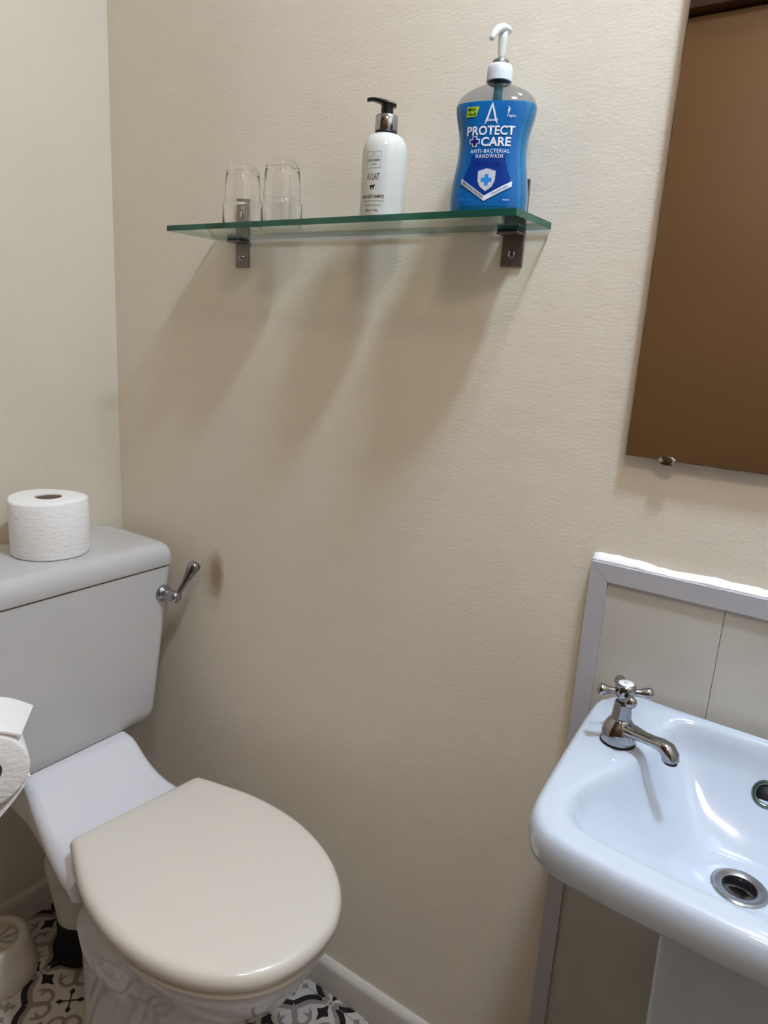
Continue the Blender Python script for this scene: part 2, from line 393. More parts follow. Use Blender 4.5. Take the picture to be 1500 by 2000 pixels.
plat = loft([shelf_ring(*a) for a in ((-0.17, 0.097, 0.4340, 0.350, 0.012), (-0.004, 0.0985, 0.4340, 0.350, 0.012), (0.004, 0.0990, 0.4325, 0.349, 0.013), (0.014, 0.1000, 0.4265, 0.347, 0.015), (0.026, 0.1015, 0.4180, 0.345, 0.017), (0.040, 0.1030, 0.4085, 0.343, 0.019),
                                       (0.056, 0.1050, 0.4000, 0.341, 0.020), (0.075, 0.1080, 0.3925, 0.339, 0.022), (0.098, 0.1120, 0.3870, 0.338, 0.023), (0.125, 0.1170, 0.3835, 0.338, 0.023), (0.16, 0.1230, 0.3820, 0.338, 0.022), (0.20, 0.1270, 0.3815, 0.338, 0.02))])
mk('pan', join(ped, plat), M['toilet_ceramic'], toilet, autosmooth=50)
trap = tube(spline([(0.38, YT - 0.01, 0.20), (0.28, YT + 0.005, 0.235), (0.20, YT + 0.012, 0.235), (0.145, YT + 0.018, 0.195), (0.132, YT + 0.02, 0.140), (0.142, YT + 0.022, 0.095), (0.150, YT + 0.022, 0.062)], 6), [0.05] * 8 + [0.054] * 12 + [0.052, 0.050, 0.048, 0.046, 0.045] + [0.044] * 12, 24)
tr = mk('trap_outlet', trap, M['whitepl'], toilet)
mk('connector_ring', lathe([(0.056, 0), (0.058, 0.004), (0.058, 0.02), (0.055, 0.024)], (0.222, YT + 0.010, 0.238), 28, (-0.98, 0, 0.03), caps=(False, False)), M['whitepl'], toilet)
mk('soil_pipe_collar', lathe([(0.056, 0.001), (0.056, 0.010), (0.048, 0.016), (0.047, 0.068), (0.043, 0.072)], (0.150, YT + 0.022, 0), 32), M['rubber'], toilet)
# cistern
def cring(x0, x1, hw, z, r, n=7): return rrect(x0, x1, YT - hw, YT + hw, r, z, n)
cz = [(0.434, 0.045, 0.175, 0.150, 0.020), (0.436, 0.036, 0.185, 0.159, 0.022), (0.443, 0.031, 0.190, 0.165, 0.022), (0.458, 0.029, 0.1925, 0.168, 0.022), (0.56, 0.022, 0.196, 0.180, 0.02), (0.66, 0.015, 0.199, 0.192, 0.018), (0.7320, 0.010, 0.2005, 0.2000, 0.016)]
mk('cistern', loft([cring(a[1], a[2], a[3], a[0], a[4]) for a in cz]), M['cistern'], toilet, autosmooth=40)
lz = [(0.7350, 0.010, 0.200, 0.1990, 0.016), (0.7352, 0.006, 0.2032, 0.2025, 0.018), (0.7380, 0.004, 0.2045, 0.2038, 0.020), (0.752, 0.003, 0.2045, 0.2038, 0.022), (0.7612, 0.004, 0.2030, 0.2022, 0.022), (0.7690, 0.006, 0.1990, 0.1980, 0.024), (0.7738, 0.011, 0.1920, 0.1905, 0.026), (0.7757, 0.020, 0.1820, 0.1790, 0.03)]
mk('cistern_lid', loft([cring(a[1], a[2], a[3], a[0], a[4]) for a in lz]), M['cistern'], toilet, autosmooth=40)
mk('lid_gap', loft([cring(0.012, 0.198, 0.197, z, 0.016) for z in (0.7322, 0.7349)]), M['gap'], toilet)
# flush lever
hy, hz = -0.0600, 0.6830
lev = mk('flush_lever', join(lathe([(0.0155, 0.0), (0.0155, 0.003), (0.0135, 0.007), (0.0110, 0.008), (0.0098, 0.009), (0.0098, 0.026), (0.0105, 0.030), (0.0105, 0.038), (0.007, 0.041), (0.0, 0.042)], (0.199, hy, hz), 24, (1, 0.05, 0))), M['chrome_dull'], toilet)
tp = Vector((0.2465, -0.0215, 0.7440)); b0 = Vector((0.233, hy + 0.004, hz + 0.002))
lp = [b0.lerp(tp, t) for t in (0, 0.12, 0.3, 0.5, 0.65, 0.78, 0.88, 0.95, 0.99, 1.0)]
mk('lever_grip', tube(lp, [0.0052, 0.0052, 0.0056, 0.0070, 0.0088, 0.0108, 0.0114, 0.0098, 0.0058, 0.0008], 18), M['chrome'], lev)
# seat and lid, sitting slightly askew
lid = mk('lid', loft([seat_ring(0.010, 0.3985), seat_ring(0.002, 0.3985), seat_ring(0.0, 0.4000), seat_ring(0.0, 0.4085), seat_ring(0.0012, 0.4135), seat_ring(0.0042, 0.4180), seat_ring(0.0090, 0.4208), seat_ring(0.016, 0.4222), seat_ring(0.04, 0.4230), seat_ring(0.10, 0.4234), seat_ring(0.15, 0.4235)]), M['seat'], toilet, autosmooth=60)
mk('seat', loft([seat_ring(0.008, 0.3835), seat_ring(0.004, 0.386), seat_ring(0.004, 0.394), seat_ring(0.007, 0.3975)]), M['seat'], toilet, autosmooth=50)
for s in (-1, 1):
    q = SO + SF * 0.004 + SN * (0.07 * s)
    mk('hinge', lathe([(0.0085, -0.02), (0.009, -0.018), (0.009, 0.018), (0.0085, 0.02)], (q.x, q.y, 0.3935), 18, (SN.x, SN.y, 0)), M['seat'], toilet)

# ------------------------------------------------------------------ toilet rolls
def roll_mesh(c, axis, R, H, rc, seg=56):
    rb = 0.004
    prof = [(rc, 0.0), (R - rb, 0.0), (R - 0.001, 0.0015), (R, rb), (R * 1.002, H * 0.5), (R, H - rb), (R - 0.0015, H - 0.001), (R - rb, H), (rc, H), (rc, 0.0)]
    v, f = lathe(prof, c, seg, axis, caps=(False, False))
    return v, f
rc_ = Vector((0.1075, -0.2150, 0.7759))
r1 = empty('toilet_roll', rc_, 'white toilet roll standing upright on the cistern lid', 'toilet roll', 'toilet rolls')
v, f = roll_mesh(rc_, (0, 0, 1), 0.0612, 0.0945, 0.021)
rr = random.Random(3); vv = []
for p in v:
    d = Vector(p) - rc_; a = math.atan2(d.y, d.x); k = 1 + 0.012 * math.sin(3 * a + 0.5) * (d.z / 0.1) + 0.006 * math.sin(7 * a)
    if math.hypot(d.x, d.y) > 0.03: vv.append((rc_.x + d.x * k, rc_.y + d.y * k, p[2] + (0.0018 * math.sin(2 * a + 1) if d.z > 0.05 else 0)))
    else: vv.append(p)
mk('paper', (vv, f), M['paper'], r1, autosmooth=60)
mk('core', lathe([(0.0208, 0.001), (0.0208, 0.092), (0.0192, 0.092), (0.0192, 0.001)], rc_, 32, caps=(False, False)), M['card'], r1)
# loose roll at the left edge of the picture, held by a free standing chrome roll stand
hc = Vector((0.3886, -0.4798, 0.6103)); ROLLR = 0.0508
RA = math.radians(-22); RU = Vector((math.cos(RA), math.sin(RA), 0)); RS = Vector((-RU.y, RU.x, 0)); RL = 0.097
far_c = hc - RU * RL
r2 = empty('toilet_roll', hc - RU * RL / 2, 'white toilet roll hanging sideways at the left edge with a raised loose sheet', 'toilet roll', 'toilet rolls')
v, f = roll_mesh(far_c, RU, ROLLR, RL, 0.019)
mk('paper', (v, f), M['paper'], r2, autosmooth=60)
mk('core', lathe([(0.0188, 0.001), (0.0188, RL - 0.001), (0.0174, RL - 0.001), (0.0174, 0.001)], far_c, 32, RU, caps=(False, False)), M['card'], r2)
def sheet(near, farp, th, bulge=0.0):
    A = spline([(a, b, 0) for a, b in near], 4); B = spline([(a, b, 0) for a, b in farp], 4); rows = []
    for p, q in zip(A, B):
        P1 = hc + RS * (p.x * ROLLR) + Vector((0, 0, p.y * ROLLR)) - RU * 0.0005; P2 = far_c + RS * (q.x * ROLLR) + Vector((0, 0, q.y * ROLLR)) + RU * 0.0005
        n1 = Vector((p.x, p.y, 0)).normalized(); up_ = (RS * n1.x + Vector((0, 0, n1.y))) * th
        rows.append([P1, P2, P2 + up_, P1 + up_])
    return loft(rows)
mk('loose_sheet', sheet([(-0.45, 0.90), (0.0, 1.005), (0.35, 0.985), (0.60, 0.89), (0.80, 0.78)], [(-0.45, 0.90), (0.0, 1.005), (0.45, 0.975), (0.90, 0.79), (1.32, 0.50)], 0.0028), M['paper'], r2, autosmooth=60)
mk('tail_sheet', sheet([(0.94, -0.36), (0.72, -0.70), (0.36, -1.14), (-0.15, -1.65)], [(0.94, -0.36), (0.72, -0.70), (0.36, -1.14), (-0.15, -1.65)], 0.0022), M['paper'], r2, autosmooth=60)
PP = far_c - RU * 0.035 - RS * 0.12
st = empty('roll_stand', (PP.x, PP.y, 0.0), 'slim chrome floor stand carrying the sideways toilet roll, left of the frame', 'roll holder')
mk('base', lathe([(0.062, 0.0005), (0.062, 0.008), (0.056, 0.012), (0.012, 0.014)], (PP.x, PP.y, 0), 40), M['chrome'], st)
AZ = Vector((0, 0, -0.0110))
mk('pole', tube([(PP.x, PP.y, 0.012), (PP.x, PP.y, hc.z - 0.03), (PP.x, PP.y, hc.z - 0.011)], 0.006), M['chrome'], st)
mk('arm', tube([PP + AZ, PP + RS * 0.06 + AZ, PP + RS * 0.11 + AZ, PP + RS * 0.12 + RU * 0.012 + AZ, far_c + AZ + RU * 0.02, hc + AZ - RU * 0.004], 0.0062), M['chrome'], st)

# ------------------------------------------------------------------ plastic pot on the floor
pc = Vector((0.0845, -0.347, 0.0003))
pot = empty('plastic_pot', pc, 'small off-white plastic pot with a ribbed sunken top on the floor by the toilet', 'pot')
mk('body', lathe([(0.0665, 0.0), (0.068, 0.003), (0.0620, 0.035), (0.0555, 0.068), (0.0530, 0.075), (0.049, 0.0785), (0.0445, 0.079), (0.0400, 0.077), (0.0385, 0.072), (0.0375, 0.064), (0.0, 0.063)], pc, 48), M['pot'], pot, autosmooth=50)
for k in range(10):
    a = 2 * PI * k / 10 + 0.2; u = Vector((math.cos(a), math.sin(a), 0)); n_ = Vector((-u.y, u.x, 0)); c0 = pc + Vector((0, 0, 0.0635))
    p = [c0 + u * 0.009 + n_ * 0.0018, c0 + u * 0.0355 + n_ * 0.0055, c0 + u * 0.0355 - n_ * 0.0055, c0 + u * 0.009 - n_ * 0.0018]
    q = [x + Vector((0, 0, 0.0065)) + (x - c0) * -0.04 for x in p]
    mk('rib', loft([p, q]), M['pot'], pot, smooth=False)
mk('hub', lathe([(0.0105, 0.063), (0.0105, 0.0705), (0.008, 0.0725), (0.0, 0.073)], pc, 24), M['pot'], pot, autosmooth=50)

# ------------------------------------------------------------------ glass shelf
SZ0, SZ1 = 1.2945, 1.3022
SXL, SXR, SYF = 0.2748, 0.8475, -0.1020
shelf = empty('glass_shelf', (0.56, 0.0, SZ0), 'clear glass wall shelf with green edges holding tumblers and soap bottles', 'shelf')
bx = box(SXL, SXR, SYF, -0.0035, SZ0, SZ1)
gv, gf = bx
mi = []
for q in gf:
    pts = [Vector(gv[i]) for i in q]; nrm = (pts[1] - pts[0]).cross(pts[2] - pts[0]); mi.append(0 if abs(nrm.z) > max(abs(nrm.x), abs(nrm.y)) else 1)
mk('glass_pane', bx, None, shelf, smooth=False, mats=[M['shelf_glass'], M['shelf_edge']], mi=mi)
for bxx in (0.3333, 0.7998):
    hwb = 0.0147
    br = mk('bracket', join(box(bxx - hwb, bxx + hwb, -0.0032, 0.0002, 1.2525, 1.3530, 0.001, 1), box(bxx - hwb, bxx + hwb, -0.022, -0.003, 1.2885, 1.2912, 0.0008, 1)), M['nickel'], shelf, smooth=False)
    mk('pad', box(bxx - hwb + 0.001, bxx + hwb - 0.001, -0.021, -0.0034, 1.2913, 1.2944), M['rubber'], br, smooth=False)
    for zz in (1.2675, 1.338):
        sw = mk('screw', lathe([(0.0050, 0), (0.0050, 0.0006), (0.0038, 0.0016), (0.0, 0.0019)], (bxx - 0.0005, -0.0031, zz), 20, (0, -1, 0)), M['chrome_dull'], br)
    mk('screw_slot', join(box(bxx - 0.0040, bxx + 0.0030, -0.0054, -0.0048, 1.2671, 1.2679), box(bxx - 0.0009, bxx - 0.0001, -0.0054, -0.0048, 1.2640, 1.2710)), M['rubber'], br, smooth=False)

# ------------------------------------------------------------------ tumblers, upside down
SHZ = SZ1 + 0.0003
def tumbler(c, label):
    e = empty('glass_tumbler', c, label, 'glass', 'upturned tumblers on the glass shelf')
    H = 0.0855
    out = [(0.0292, 0.0), (0.0294, 0.001), (0.0290, 0.012), (0.0287, 0.029), (0.0284, 0.0325), (0.0272, 0.0350), (0.0263, 0.0358), (0.0261, 0.038), (0.0253, 0.056), (0.0241, 0.074), (0.0234, 0.081), (0.0223, 0.0842), (0.0200, 0.0855), (0.0, 0.0855)]
    inn = [(0.0, 0.0775), (0.0185, 0.0775), (0.0208, 0.0755), (0.0220, 0.071), (0.0236, 0.056), (0.0246, 0.038), (0.0252, 0.0345), (0.0266, 0.0315), (0.0272, 0.028), (0.0278, 0.002), (0.0284, 0.0)]
    prof = inn + out
    mk('glass_wall', lathe(prof, c, 48), M['tumbler'], e)
    return e
tumbler(Vector((0.3815, -0.0500, SHZ)), 'upturned clear tumbler standing in front of the left shelf bracket')
tumbler(Vector((0.4600, -0.0505, SHZ)), 'upturned clear tumbler standing nearest the white shampoo bottle')

# ------------------------------------------------------------------ lettering helper: text to flat triangles, fitted to a width and height
def text2d(s, cx, cy, wd, ht, bold=0.0, space=1.0, rot=0.0, shear=0.0):
    cu = bpy.data.curves.new('t', 'FONT'); cu.body = s; cu.size = 1.0; cu.offset = bold; cu.resolution_u = 3; cu.space_character = space; cu.shear = shear; cu.fill_mode = 'FRONT'
    ob = bpy.data.objects.new('t', cu); COL.objects.link(ob)
    bpy.context.view_layer.update()
    me = bpy.data.meshes.new_from_object(ob.evaluated_get(bpy.context.evaluated_depsgraph_get()))
    V = [(v.co.x, v.co.y) for v in me.vertices]; F = [tuple(p.vertices) for p in me.polygons]
    bpy.data.objects.remove(ob); bpy.data.curves.remove(cu); bpy.data.meshes.remove(me)
    x0, x1 = min(v[0] for v in V), max(v[0] for v in V); y0, y1 = min(v[1] for v in V), max(v[1] for v in V)
    out = []
    for x, y in V:
        px = ((x - x0) / (x1 - x0) - 0.5) * wd; py = ((y - y0) / (y1 - y0) - 0.5) * ht
        out.append((cx + px * math.cos(rot) - py * math.sin(rot), cy + px * math.sin(rot) + py * math.cos(rot)))
    return out, F
def poly2d(pts): return [tuple(p) for p in pts], [tuple(range(len(pts)))]
def refine(vf, mx):
    v, f = vf
    bm = bmesh.new(); vs_ = [bm.verts.new((x, y, 0)) for x, y in v]
    for q in f:
        try: bm.faces.new([vs_[i] for i in q])
        except ValueError: pass
    bmesh.ops.triangulate(bm, faces=bm.faces[:])
    for _ in range(6):
        es = [e for e in bm.edges if e.calc_length() > mx]
        if not es: break
        bmesh.ops.subdivide_edges(bm, edges=es, cuts=1); bmesh.ops.triangulate(bm, faces=bm.faces[:])
    bm.verts.index_update()
    r = ([(a.co.x, a.co.y) for a in bm.verts], [tuple(a.index for a in q.verts) for q in bm.faces]); bm.free(); return r
def wrap(name, vf, fn, m, parent, lift, mx=0.004):
    v, f = refine(vf, mx)
    me = bpy.data.meshes.new(name); me.from_pydata([fn(x, y, lift) for x, y in v], [], f); me.materials.append(m)
    for p in me.polygons: p.use_smooth = True
    o = bpy.data.objects.new(name, me); COL.objects.link(o); o.parent = parent
    return o

# ------------------------------------------------------------------ white shampoo bottle
wc = Vector((0.6375, -0.0560, SHZ))
wb = empty('shampoo_bottle', wc, 'slim white shampoo pump bottle with a black pump top on the shelf', 'bottle', rz=math.radians(4))
WR = 0.0283
body = mk('body', lathe([(0.0255, 0.0), (0.0275, 0.0015), (WR, 0.005), (WR, 0.076), (0.0279, 0.083), (0.0263, 0.0905), (0.0228, 0.0968), (0.0178, 0.1003), (0.0140, 0.1015), (0.0, 0.1015)], (0, 0, 0), 48), M['milk'], wb, local=True, autosmooth=50)
mk('neck_ring', lathe([(0.0125, 0.1012), (0.0142, 0.1020), (0.0142, 0.1045), (0.0120, 0.1050)], (0, 0, 0), 36), M['blackpl'], wb, local=True)
mk('chrome_collar', lathe([(0.0138, 0.1048), (0.0142, 0.1054), (0.0142, 0.1222), (0.0134, 0.1230), (0.0, 0.1230)], (0, 0, 0), 40), M['chrome'], wb, local=True, autosmooth=50)
mk('pump_stem', lathe([(0.0078, 0.122), (0.0076, 0.134), (0.0085, 0.1365), (0.0, 0.1365)], (0, 0, 0), 28), M['blackpl'], wb, local=True, autosmooth=50)
# flat lever head: spout points left (-x)
hr = []
for x, hw, zt, zb in ((0.0098, 0.0035, 0.1352, 0.1340), (0.0092, 0.0062, 0.1364, 0.1334), (0.004, 0.0080, 0.1386, 0.1336), (-0.003, 0.0074, 0.1402, 0.1346), (-0.010, 0.0056, 0.1416, 0.1372), (-0.016, 0.0046, 0.1420, 0.1386), (-0.0205, 0.0040, 0.1412, 0.1376), (-0.0222, 0.0030, 0.1404, 0.1372)):
    r = min(hw, (zt - zb) / 2) * 0.9; ca, sa = math.cos(0.62), math.sin(0.62); xx = x * 1.15
    hr.append([(xx * ca - p[0] * sa, xx * sa + p[0] * ca, p[1]) for p in rrect(-hw, hw, zb, zt, r, 0, 4)])
mk('pump_head', loft(hr), M['blackpl'], wb, local=True, autosmooth=50)
def cyl(x, y, lift): a = x / WR; return ((WR + lift) * math.sin(a), -(WR + lift) * math.cos(a), y)
def cletter(s, cx, cy, wd, ht, m='ink', **k):
    wrap('lettering', text2d(s, cx, cy, wd, ht, **k), cyl, M[m], body, 0.0002, 0.005)
def frame2d(x0, x1, y0, y1, t):
    return ([(x0, y0), (x1, y0), (x1, y1), (x0, y1), (x0 + t, y0 + t), (x1 - t, y0 + t), (x1 - t, y1 - t), (x0 + t, y1 - t)], [(0, 1, 5, 4), (1, 2, 6, 5), (2, 3, 7, 6), (3, 0, 4, 7)])
lx = 0.0015
wrap('logo_box', frame2d(lx - 0.0098, lx + 0.0098, 0.0575, 0.0765, 0.00035), cyl, M['ink_soft'], body, 0.0002, 0.003)
cletter('THE', lx, 0.0738, 0.0032, 0.0012, 'ink_soft')
cletter('SCOTTISH', lx, 0.0706, 0.0150, 0.0013, 'ink_soft', space=1.3)
cletter('FINE SOAPS', lx, 0.0664, 0.0158, 0.0030, 'ink', bold=0.01)
cletter('COMPANY', lx, 0.0618, 0.0085, 0.0015, 'ink')
cletter('AU LAIT', lx, 0.0478, 0.0176, 0.0078, 'ink', bold=0.0)
cow = [(-4.6, 2.2), (-4.2, 2.8), (-1, 2.7), (2.0, 2.6), (3.0, 3.2), (3.4, 3.9), (3.8, 3.3), (4.8, 3.0), (5.4, 1.9), (4.6, 1.5), (3.8, 1.6), (3.0, 0.6), (2.8, -0.4), (2.6, -3.0), (1.9, -3.0), (1.8, -0.4), (1.2, -0.6), (1.1, -2.8), (0.5, -2.8), (0.4, -0.4), (-2.2, -0.3), (-2.4, -3.0), (-3.1, -3.0), (-3.2, -1.0), (-3.6, -2.8), (-4.2, -2.8), (-4.0, 0.4), (-4.4, 1.2), (-5.0, -0.6), (-5.2, 0.2)]
wrap('cow_print', poly2d([(lx + x * 0.00074, 0.0357 + y * 0.0009) for x, y in cow]), cyl, M['ink'], body, 0.0002, 0.004)
cletter('HAIR & BODY SHAMPOO', lx, 0.0250, 0.0315, 0.0040, 'ink', bold=0.012)
cletter('a moisturising blend of vitamins', lx, 0.0198, 0.0310, 0.0018, 'ink', shear=0.2)
cletter('scottishfinesoaps.com', lx, 0.0148, 0.0235, 0.0016, 'ink', bold=0.01)
cletter('300ml 10.1 fl.oz', lx, 0.0088, 0.0175, 0.0025, 'ink', bold=0.01)

# ------------------------------------------------------------------ blue handwash bottle
bc = Vector((0.7885, -0.0555, SHZ)); BRZ = math.radians(17)
hb = empty('handwash_bottle', bc, 'large blue handwash pump bottle with a waisted shape on the shelf', 'bottle', rz=BRZ)
prof = [(0.0, 0.0390, 0.0205), (0.0012, 0.0415, 0.0230), (0.004, 0.0438, 0.0252), (0.010, 0.0447, 0.0260), (0.022, 0.0446, 0.0260), (0.036, 0.0432, 0.0258), (0.050, 0.0412, 0.0255), (0.062, 0.0396, 0.0253), (0.074, 0.0388, 0.0252), (0.085, 0.0392, 0.0253), (0.096, 0.0410, 0.0255), (0.106, 0.0434, 0.0256), (0.114, 0.0449, 0.0256), (0.1195, 0.0454, 0.0254), (0.1225, 0.0452, 0.0250)]
top = [(0.1225, 0.0452, 0.0250), (0.1255, 0.0438, 0.0242), (0.1290, 0.0402, 0.0226), (0.1325, 0.0338, 0.0200), (0.1352, 0.0262, 0.0174), (0.1372, 0.0185, 0.0148), (0.1384, 0.0140, 0.0130), (0.1392, 0.0125, 0.0125)]
EXP = 2.7
def sring(z, a, b, n=72, e=EXP):
    out = []
    for k in range(n):
        t = 2 * PI * k / n; c, s = math.cos(t), math.sin(t)
        out.append((a * math.copysign(abs(c) ** (2 / e), c), b * math.copysign(abs(s) ** (2 / e), s), z))
    return out
def spro(p, n=4):
    q = spline([(z, a, b) for z, a, b in p], n); return [(v.x, v.y, v.z) for v in q]
BK = 0.945
prof = [(z * BK, a, b) for z, a, b in prof]; top = [(0.1392 - (0.1392 - z) * (0.1392 - 0.1225 * BK) / 0.0167, a, b) for z, a, b in top]
bprof = spro(prof)
bbody = mk('liquid_body', loft([sring(*p) for p in bprof]), M['blue'], hb, local=True, autosmooth=60)
tprof = spro(top)
mk('clear_shoulder', loft([sring(z, a, b, e=EXP if z < 0.128 else EXP - (z - 0.128) / 0.0112 * 0.7) for z, a, b in tprof], cap0=False, cap1=False), M['clear_pet'], hb, local=True)
M['dip_tube'] = mat('dip_tube_teal', (70, 150, 170), 0.3)
mk('dip_tube', lathe([(0.0052, 0.1160), (0.0052, 0.1390)], (0, 0, 0), 24), M['dip_tube'], hb, local=True)
mk('neck_ring', lathe([(0.0112, 0.1393), (0.0127, 0.1396), (0.0127, 0.1412), (0.0112, 0.1416)], (0, 0, 0), 32), M['blackpl'], hb, local=True)
mk('pump_collar', lathe([(0.0130, 0.1410), (0.0144, 0.1414), (0.0142, 0.1500), (0.0138, 0.1555), (0.0124, 0.1580), (0.0098, 0.1588), (0.0, 0.1588)], (0, 0, 0), 40), M['greypl'], hb, local=True, autosmooth=50)
M['ring_grey'] = mat('pump_ring_grey', (120, 120, 122), 0.3, 0.6)
mk('pump_ring', lathe([(0.0092, 0.1585), (0.0092, 0.1622), (0.0084, 0.1632), (0.0, 0.1632)], (0, 0, 0), 32), M['ring_grey'], hb, local=True, autosmooth=50)
mk('pump_stem', lathe([(0.0036, 0.1625), (0.0036, 0.168), (0.0044, 0.172), (0.0052, 0.184), (0.0056, 0.192), (0.0, 0.1925)], (0, 0, 0), 20), M['nozzle'], hb, local=True)
def head_ring(c, d, rw, rh, n=16):
    c = Vector(c); d = Vector(d).normalized(); s = d.cross(Vector((0, 0, 1))).normalized(); u = s.cross(d)
    return [c + s * rw * math.cos(2 * PI * k / n) + u * rh * math.sin(2 * PI * k / n) for k in range(n)]
dx = Vector((-0.42, -0.91, 0)).normalized()
pts = [(-0.0095, 0.1915, 0.003, 0.003), (-0.0085, 0.1930, 0.0060, 0.0046), (-0.004, 0.1945, 0.0074, 0.0052), (0.003, 0.1945, 0.0068, 0.0048), (0.010, 0.1915, 0.0055, 0.0042), (0.016, 0.1860, 0.0046, 0.0036), (0.0205, 0.1795, 0.0036, 0.0030), (0.0215, 0.1775, 0.0022, 0.0018)]
rings = []
for k, (s, z, rw, rh) in enumerate(pts):
    a = pts[max(k - 1, 0)]; b = pts[min(k + 1, len(pts) - 1)]; dv = dx * (b[0] - a[0]) + Vector((0, 0, b[1] - a[1]))
    rings.append(head_ring(dx * s + Vector((0, 0, z)), dv, rw, rh))
mk('pump_head', loft(rings), M['nozzle'], hb, local=True)
# label wrapped over the front
def ab(z):
    for k in range(len(bprof) - 1):
        if bprof[k][0] <= z <= bprof[k + 1][0]:
            t = (z - bprof[k][0]) / (bprof[k + 1][0] - bprof[k][0] + 1e-9)
            return bprof[k][1] * (1 - t) + bprof[k + 1][1] * t, bprof[k][2] * (1 - t) + bprof[k + 1][2] * t
    return bprof[-1][1], bprof[-1][2]
def bot(x, y, lift):
    y = y * BK
    a, b = ab(y); r = min(abs(x) / a, 0.97)
    return (x, -b * (1 - r ** EXP) ** (1 / EXP) - lift, y)
def grid2d(x0f, x1f, z0, z1, nx=18, nz=18):
    V, F = [], []
    for j in range(nz + 1):
        z = z0 + (z1 - z0) * j / nz
        for i in range(nx + 1): V.append((x0f(z) + (x1f(z) - x0f(z)) * i / nx, z))
    for j in range(nz):
        for i in range(nx): a = j * (nx + 1) + i; F.append((a, a + 1, a + nx + 2, a + nx + 1))
    return V, F
label = wrap('front_label', grid2d(lambda z: -ab(z * BK)[0] * 0.80, lambda z: ab(z * BK)[0] * 0.80, 0.008, 0.1215), bot, M['label_blue'], hb, 0.0003, 0.02)
def bl(name, vf, m, lift=0.0007, mx=0.004): return wrap(name, vf, bot, M[m], label, lift, mx)
def btext(s, cx, cy, wd, ht, m='print_white', lift=0.0010, **k): return bl('lettering', text2d(s, cx, cy, wd, ht, **k), m, lift, 0.005)
# deep blue flask shape behind the shield
bl('deep_panel', poly2d([(-0.0190, 0.0640), (0.0190, 0.0640), (0.0200, 0.056), (0.0235, 0.046), (0.0265, 0.0405), (0.0265, 0.034), (0.0, 0.0190), (-0.0265, 0.0345), (-0.0265, 0.0405), (-0.0235, 0.046), (-0.0200, 0.056)]), 'label_deep', 0.0005, 0.004)
bl('lime_flash', poly2d([(-0.0290, 0.1058), (-0.0175, 0.1058), (-0.0145, 0.1165), (-0.0290, 0.1165)]), 'print_green')
btext('MEGA', -0.0228, 0.1138, 0.0100, 0.0036, 'print_ink', bold=0.03)
btext('VALUE', -0.0228, 0.1087, 0.0104, 0.0034, 'print_ink', bold=0.03)
bl('emblem', poly2d([(0.0, 0.1208), (0.0032, 0.1120), (0.0060, 0.1015), (0.0078, 0.0965), (0.0046, 0.1000), (0.0033, 0.1040), (0.0, 0.1165), (-0.0033, 0.1040), (-0.0046, 0.1000), (-0.0078, 0.0965), (-0.0060, 0.1015), (-0.0032, 0.1120)]), 'print_white')
btext('Astonish', 0.0, 0.1020, 0.0145, 0.0034, 'print_white', lift=0.0012, bold=0.01, shear=0.25)
bl('leaf_print', poly2d([(0.0185, 0.1085), (0.0200, 0.1130), (0.0190, 0.1150), (0.0170, 0.1165), (0.0182, 0.1138), (0.0172, 0.1120), (0.0180, 0.1108), (0.0174, 0.1088)]), 'print_white')
btext('Vegan', 0.0215, 0.1058, 0.0095, 0.0042, 'print_white', shear=0.2)
btext('PROTECT', 0.0000, 0.0905, 0.0535, 0.0100, bold=0.025, space=1.03)
btext('CARE', 0.0070, 0.0785, 0.0330, 0.0100, bold=0.03, space=1.03)
def plus2d(cx, cy, r, t): return ([(cx - t, cy - t), (cx + t, cy - t), (cx + t, cy + t), (cx - t, cy + t), (cx - t, cy + r), (cx + t, cy + r), (cx - t, cy - r), (cx + t, cy - r), (cx - r, cy - t), (cx - r, cy + t), (cx + r, cy - t), (cx + r, cy + t)], [(0, 1, 2, 3), (3, 2, 5, 4), (6, 7, 1, 0), (8, 0, 3, 9), (1, 10, 11, 2)])
bl('plus_outline', plus2d(-0.0170, 0.0790, 0.0058, 0.0027), 'print_white', 0.0008)
bl('plus_mark', plus2d(-0.0170, 0.0790, 0.0048, 0.0017), 'print_navy', 0.0011)
btext('ANTI-BACTERIAL', 0.0010, 0.0685, 0.0440, 0.0042, space=1.25, bold=0.008)
btext('HANDWASH', 0.0010, 0.0628, 0.0305, 0.0042, space=1.25, bold=0.008)
btext('ORIGINAL', 0.0, 0.0545, 0.0330, 0.0044, 'print_navy', space=1.15)
bl('shield', poly2d([(0.0, 0.0495), (0.0100, 0.0465), (0.0098, 0.0360), (0.0070, 0.0295), (0.0, 0.0240), (-0.0070, 0.0295), (-0.0098, 0.0360), (-0.0100, 0.0465)]), 'print_silver', 0.0008)
bl('shield_cross', plus2d(0.0002, 0.0370, 0.0060, 0.0021), 'print_sky', 0.0011)
bl('chevron_band', poly2d([(-0.0290, 0.0388), (-0.0290, 0.0328), (-0.0010, 0.0132), (-0.0010, 0.0192)]), 'print_silver', 0.0009)
bl('chevron_band', poly2d([(-0.0010, 0.0192), (-0.0010, 0.0132), (0.0290, 0.0300), (0.0290, 0.0360)]), 'print_white', 0.0009)
btext('REMOVES 99.9% OF BACTERIA', -0.0150, 0.0262, 0.0300, 0.0026, 'print_ink', lift=0.0013, rot=-0.61, bold=0.01)
btext('WITH MOISTURISER', 0.0158, 0.0255, 0.0210, 0.0022, 'label_deep', lift=0.0013, rot=0.51)
btext('600 ml e', -0.0220, 0.0155, 0.0165, 0.0036, 'print_sky')
btext('VEGAN', 0.0235, 0.0150, 0.0070, 0.0020, 'print_white')

